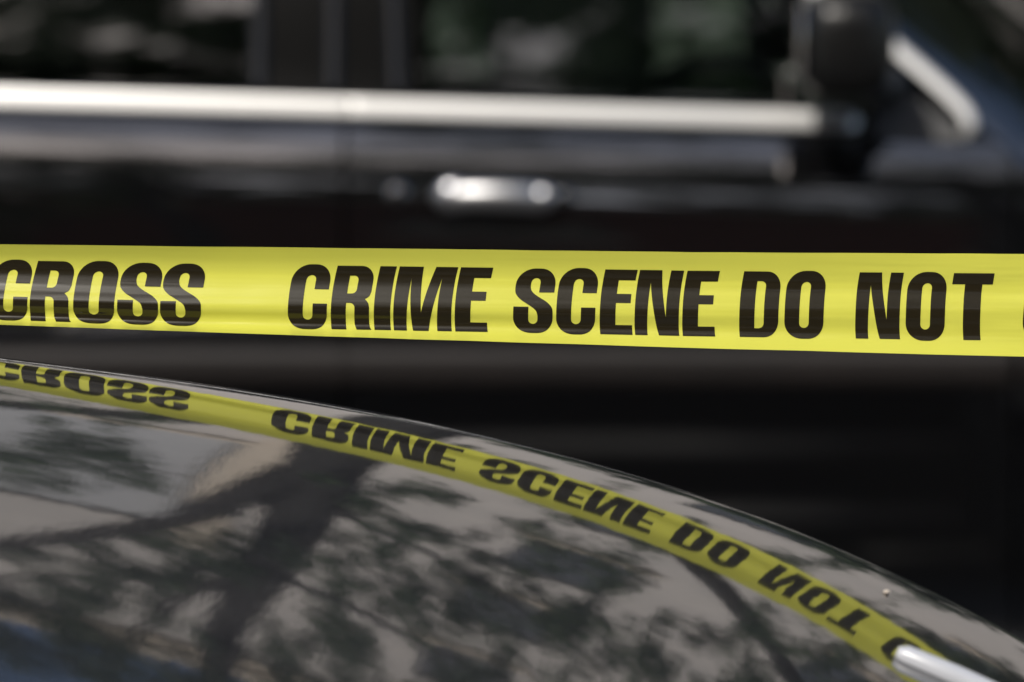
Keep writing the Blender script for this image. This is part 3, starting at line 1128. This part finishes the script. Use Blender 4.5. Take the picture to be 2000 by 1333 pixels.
def cr(pts, n=5):
    """smooth open curve through points"""
    out = []
    P = [Vector(p) for p in pts]
    for i in range(len(P) - 1):
        p0, p1, p2, p3 = P[max(i - 1, 0)], P[i], P[i + 1], P[min(i + 2, len(P) - 1)]
        for k in range(n):
            t = k / n
            v = .5 * ((2 * p1) + (p2 - p0) * t + (2 * p0 - 5 * p1 + 4 * p2 - p3) * t * t + (3 * p1 - p0 - 3 * p2 + p3) * t ** 3)
            out.append(tuple(v))
    out.append(tuple(P[-1]))
    return out


h = lambda f_: f_ * H
GL = {}
GL['O'] = (77, [rrect(0, -2, 77, H + 2, 33, 33), rrect(29, h(.155), 48, h(.85), 9.5, 9.5)])
GL['C'] = (76, [arc(43, H + 2 - 33, 33, 33, 0, 90) + arc(33, H + 2 - 33, 33, 33, 90, 180) + arc(33, 31, 33, 33, 180, 270) + arc(43, 31, 33, 33, 270, 360)
                + [(76, h(.41)), (48, h(.41))] + arc(38.5, h(.155) + 9.5, 9.5, 9.5, 0, -180) + arc(38.5, h(.85) - 9.5, 9.5, 9.5, 180, 0) + [(48, h(.635)), (76, h(.635))]])
GL['S'] = (76, [[(76, h(.635))] + arc(43, H + 2 - 33, 33, 31, 0, 90) + arc(33, H + 2 - 33, 33, 31, 90, 180)
                + cr([(0, h(.70)), (2.5, h(.61)), (13, h(.52)), (31, h(.43)), (43, h(.36)), (47, h(.28))]) + arc(38, h(.15) + 9, 9, 9, 0, -180) + [(29, h(.41)), (0, h(.41))]
                + arc(33, 31, 33, 31, 180, 270) + arc(43, 31, 33, 31, 270, 360)
                + cr([(76, h(.31)), (74, h(.40)), (63, h(.49)), (44, h(.58)), (33, h(.65)), (29, h(.73))]) + arc(38, h(.855) - 9, 9, 9, 180, 0) + [(47, h(.635))]])
GL['R'] = (78, [[(0, 0), (29, 0), (29, h(.43)), (36, h(.43))] + arc(36, h(.43) - 10, 10, 10, 90, 0, 5) + [(46, h(.10)), (49, 0), (78, 0), (75.5, h(.05)), (74.5, h(.12)), (74.5, h(.33))]
                + cr([(74.5, h(.36)), (72, h(.43)), (65, h(.49))], 4) + cr([(65, h(.49)), (73, h(.54)), (76, h(.62))], 4) + arc(48, H - 28, 28, 28, 0, 90) + [(0, H)],
                [(29, h(.575)), (38, h(.575))] + arc(38, h(.575) + 9, 9, 9, -90, 0, 5) + arc(38, h(.85) - 9, 9, 9, 0, 90, 5) + [(29, h(.85))]])
GL['I'] = (30, [[(0, 0), (30, 0), (30, H), (0, H)]])
GL['M'] = (113, [[(0, 0), (25, 0), (28, h(.83)), (37, 0), (67, 0), (87, h(.83)), (84, 0), (112, 0), (113, H), (71, H), (53.5, h(.30)), (46.5, H), (0, H)]])
GL['E'] = (62, [[(0, 0), (62, 0), (62, h(.155)), (30, h(.155)), (30, h(.49)), (58, h(.49)), (58, h(.63)), (30, h(.63)), (30, h(.84)), (62, h(.84)), (62, H), (0, H)]])
GL['N'] = (85, [[(0, 0), (24, 0), (25.5, h(.81)), (46, 0), (85, 0), (85, H), (60.5, H), (60, h(.29)), (43, H), (0, H)]])
GL['D'] = (75, [[(0, 0)] + arc(45, 32, 30, 32, -90, 0) + arc(45, H - 32, 30, 32, 0, 90) + [(0, H)],
                [(29, h(.14)), (37, h(.14))] + arc(37, h(.14) + 10, 10, 10, -90, 0, 5) + arc(37, h(.855) - 10, 10, 10, 0, 90, 5) + [(29, h(.855))]])
GL['T'] = (78, [[(25, 0), (58, 0), (58, h(.835)), (78, h(.835)), (78, H), (0, H), (0, h(.835)), (25, h(.835))]])
# letters with the left edge of each in tape units (1 unit = 0.3753 mm), one full text repeat is 2019 units
TEXT = [('C', -24, 76), ('R', 57, 79), ('O', 142, 80), ('S', 228, 80), ('S', 312, 80),
        ('C', 562, 76), ('R', 646, 78), ('I', 730, 32), ('M', 768, 114), ('E', 888, 63),
        ('S', 1002, 77), ('C', 1086, 76), ('E', 1171, 63), ('N', 1239, 86), ('E', 1332, 63),
        ('D', 1443, 76), ('O', 1531, 76), ('N', 1669, 86), ('O', 1767, 76), ('T', 1853, 79)]
U = TY / math.cos(R(4)) / PXM
V0, V1 = .160, .812
OCC = 0


def letter_mesh(ch, x_left, wid, rep):
    gw, loops = GL[ch]
    cu = bpy.data.curves.new('glyph', 'CURVE')
    cu.dimensions = '2D'
    cu.fill_mode = 'BOTH'
    for lp in loops:
        sp_ = cu.splines.new('POLY')
        sp_.points.add(len(lp) - 1)
        for k, (x, y) in enumerate(lp):
            sp_.points[k].co = (x, y, 0, 1)
        sp_.use_cyclic_u = True
    ob = bpy.data.objects.new('glyph', cu)
    me = bpy.data.meshes.new_from_object(ob)
    bpy.data.objects.remove(ob)
    bpy.data.curves.remove(cu)
    bm = bmesh.new()
    bm.from_mesh(me)
    bmesh.ops.remove_doubles(bm, verts=bm.verts, dist=.01)
    bmesh.ops.dissolve_limit(bm, angle_limit=.001, verts=bm.verts, edges=bm.edges)
    ns = 42
    for k in range(ns):
        y = -2 + (H + 4) * (k + .5) / ns
        bmesh.ops.bisect_plane(bm, geom=bm.verts[:] + bm.edges[:] + bm.faces[:], plane_co=(0, y, 0), plane_no=(0, 1, 0), dist=1e-4)
    bmesh.ops.triangulate(bm, faces=[f_ for f_ in bm.faces if len(f_.verts) > 4])
    for v in bm.verts:
        t = v.co.y / H
        x = x_left + v.co.x * wid / gw + (16 - 8 * min(1.2, max(-.2, (x_left - rep * 2019) / 2000))) * (max(0, (t - .22) / .78) ** 2 + .12 * max(0, (.22 - t) / .22) ** 2)
        # slightly soft, uneven edge of a cheap print
        p = tape_pt((x - 1000) * U, V0 + (V1 - V0) * t, .00035)
        v.co = Vector(p) - to
    bmesh.ops.recalc_face_normals(bm, faces=bm.faces)
    for f_ in bm.faces:
        f_.normal_update()
    bm.to_mesh(me)
    bm.free()
    me.materials.append(M['ink'])
    me.polygons.foreach_set('use_smooth', [True] * len(me.polygons))
    return me


for rep in (-2, -1, 0, 1, 2):
    for (ch, xl, wd) in TEXT:
        x_ = xl + rep * 2019
        if not (-2.6 / U + 1000 < x_ < 2.6 / U + 900):
            continue
        o = bpy.data.objects.new('letter', letter_mesh(ch, x_, wd, rep))
        C.objects.link(o)
        o.parent = tape

# the posts that carry the tape, beyond both sides of the picture
for (sx_, lab) in ((-1, 'steel post holding the left end of the yellow tape'), (1, 'steel post holding the right end of the yellow tape')):
    t = empty('tape_post', lab, 'post', 'posts holding the tape', loc=(sx_ * 2.75, TY - .023 * sx_ * 2.75, 0))
    q = MB()
    q.tube([(0, 0, 0), (0, 0, 1.75)], .03, 16)
    q.build('pole', M['steel'], t)
    q = MB()
    q.lathe([(.001, 1.79), (.02, 1.785), (.034, 1.76), (.034, 1.74)], (0, 0, 0), 'z', 16)
    q.build('cap', M['trim_black'], t)
    q = MB()
    q.lathe([(.001, .03), (.12, .03), (.14, .0), (.001, 0)], (0, 0, 0), 'z', 20)
    q.build('base_plate', M['steel'], t)
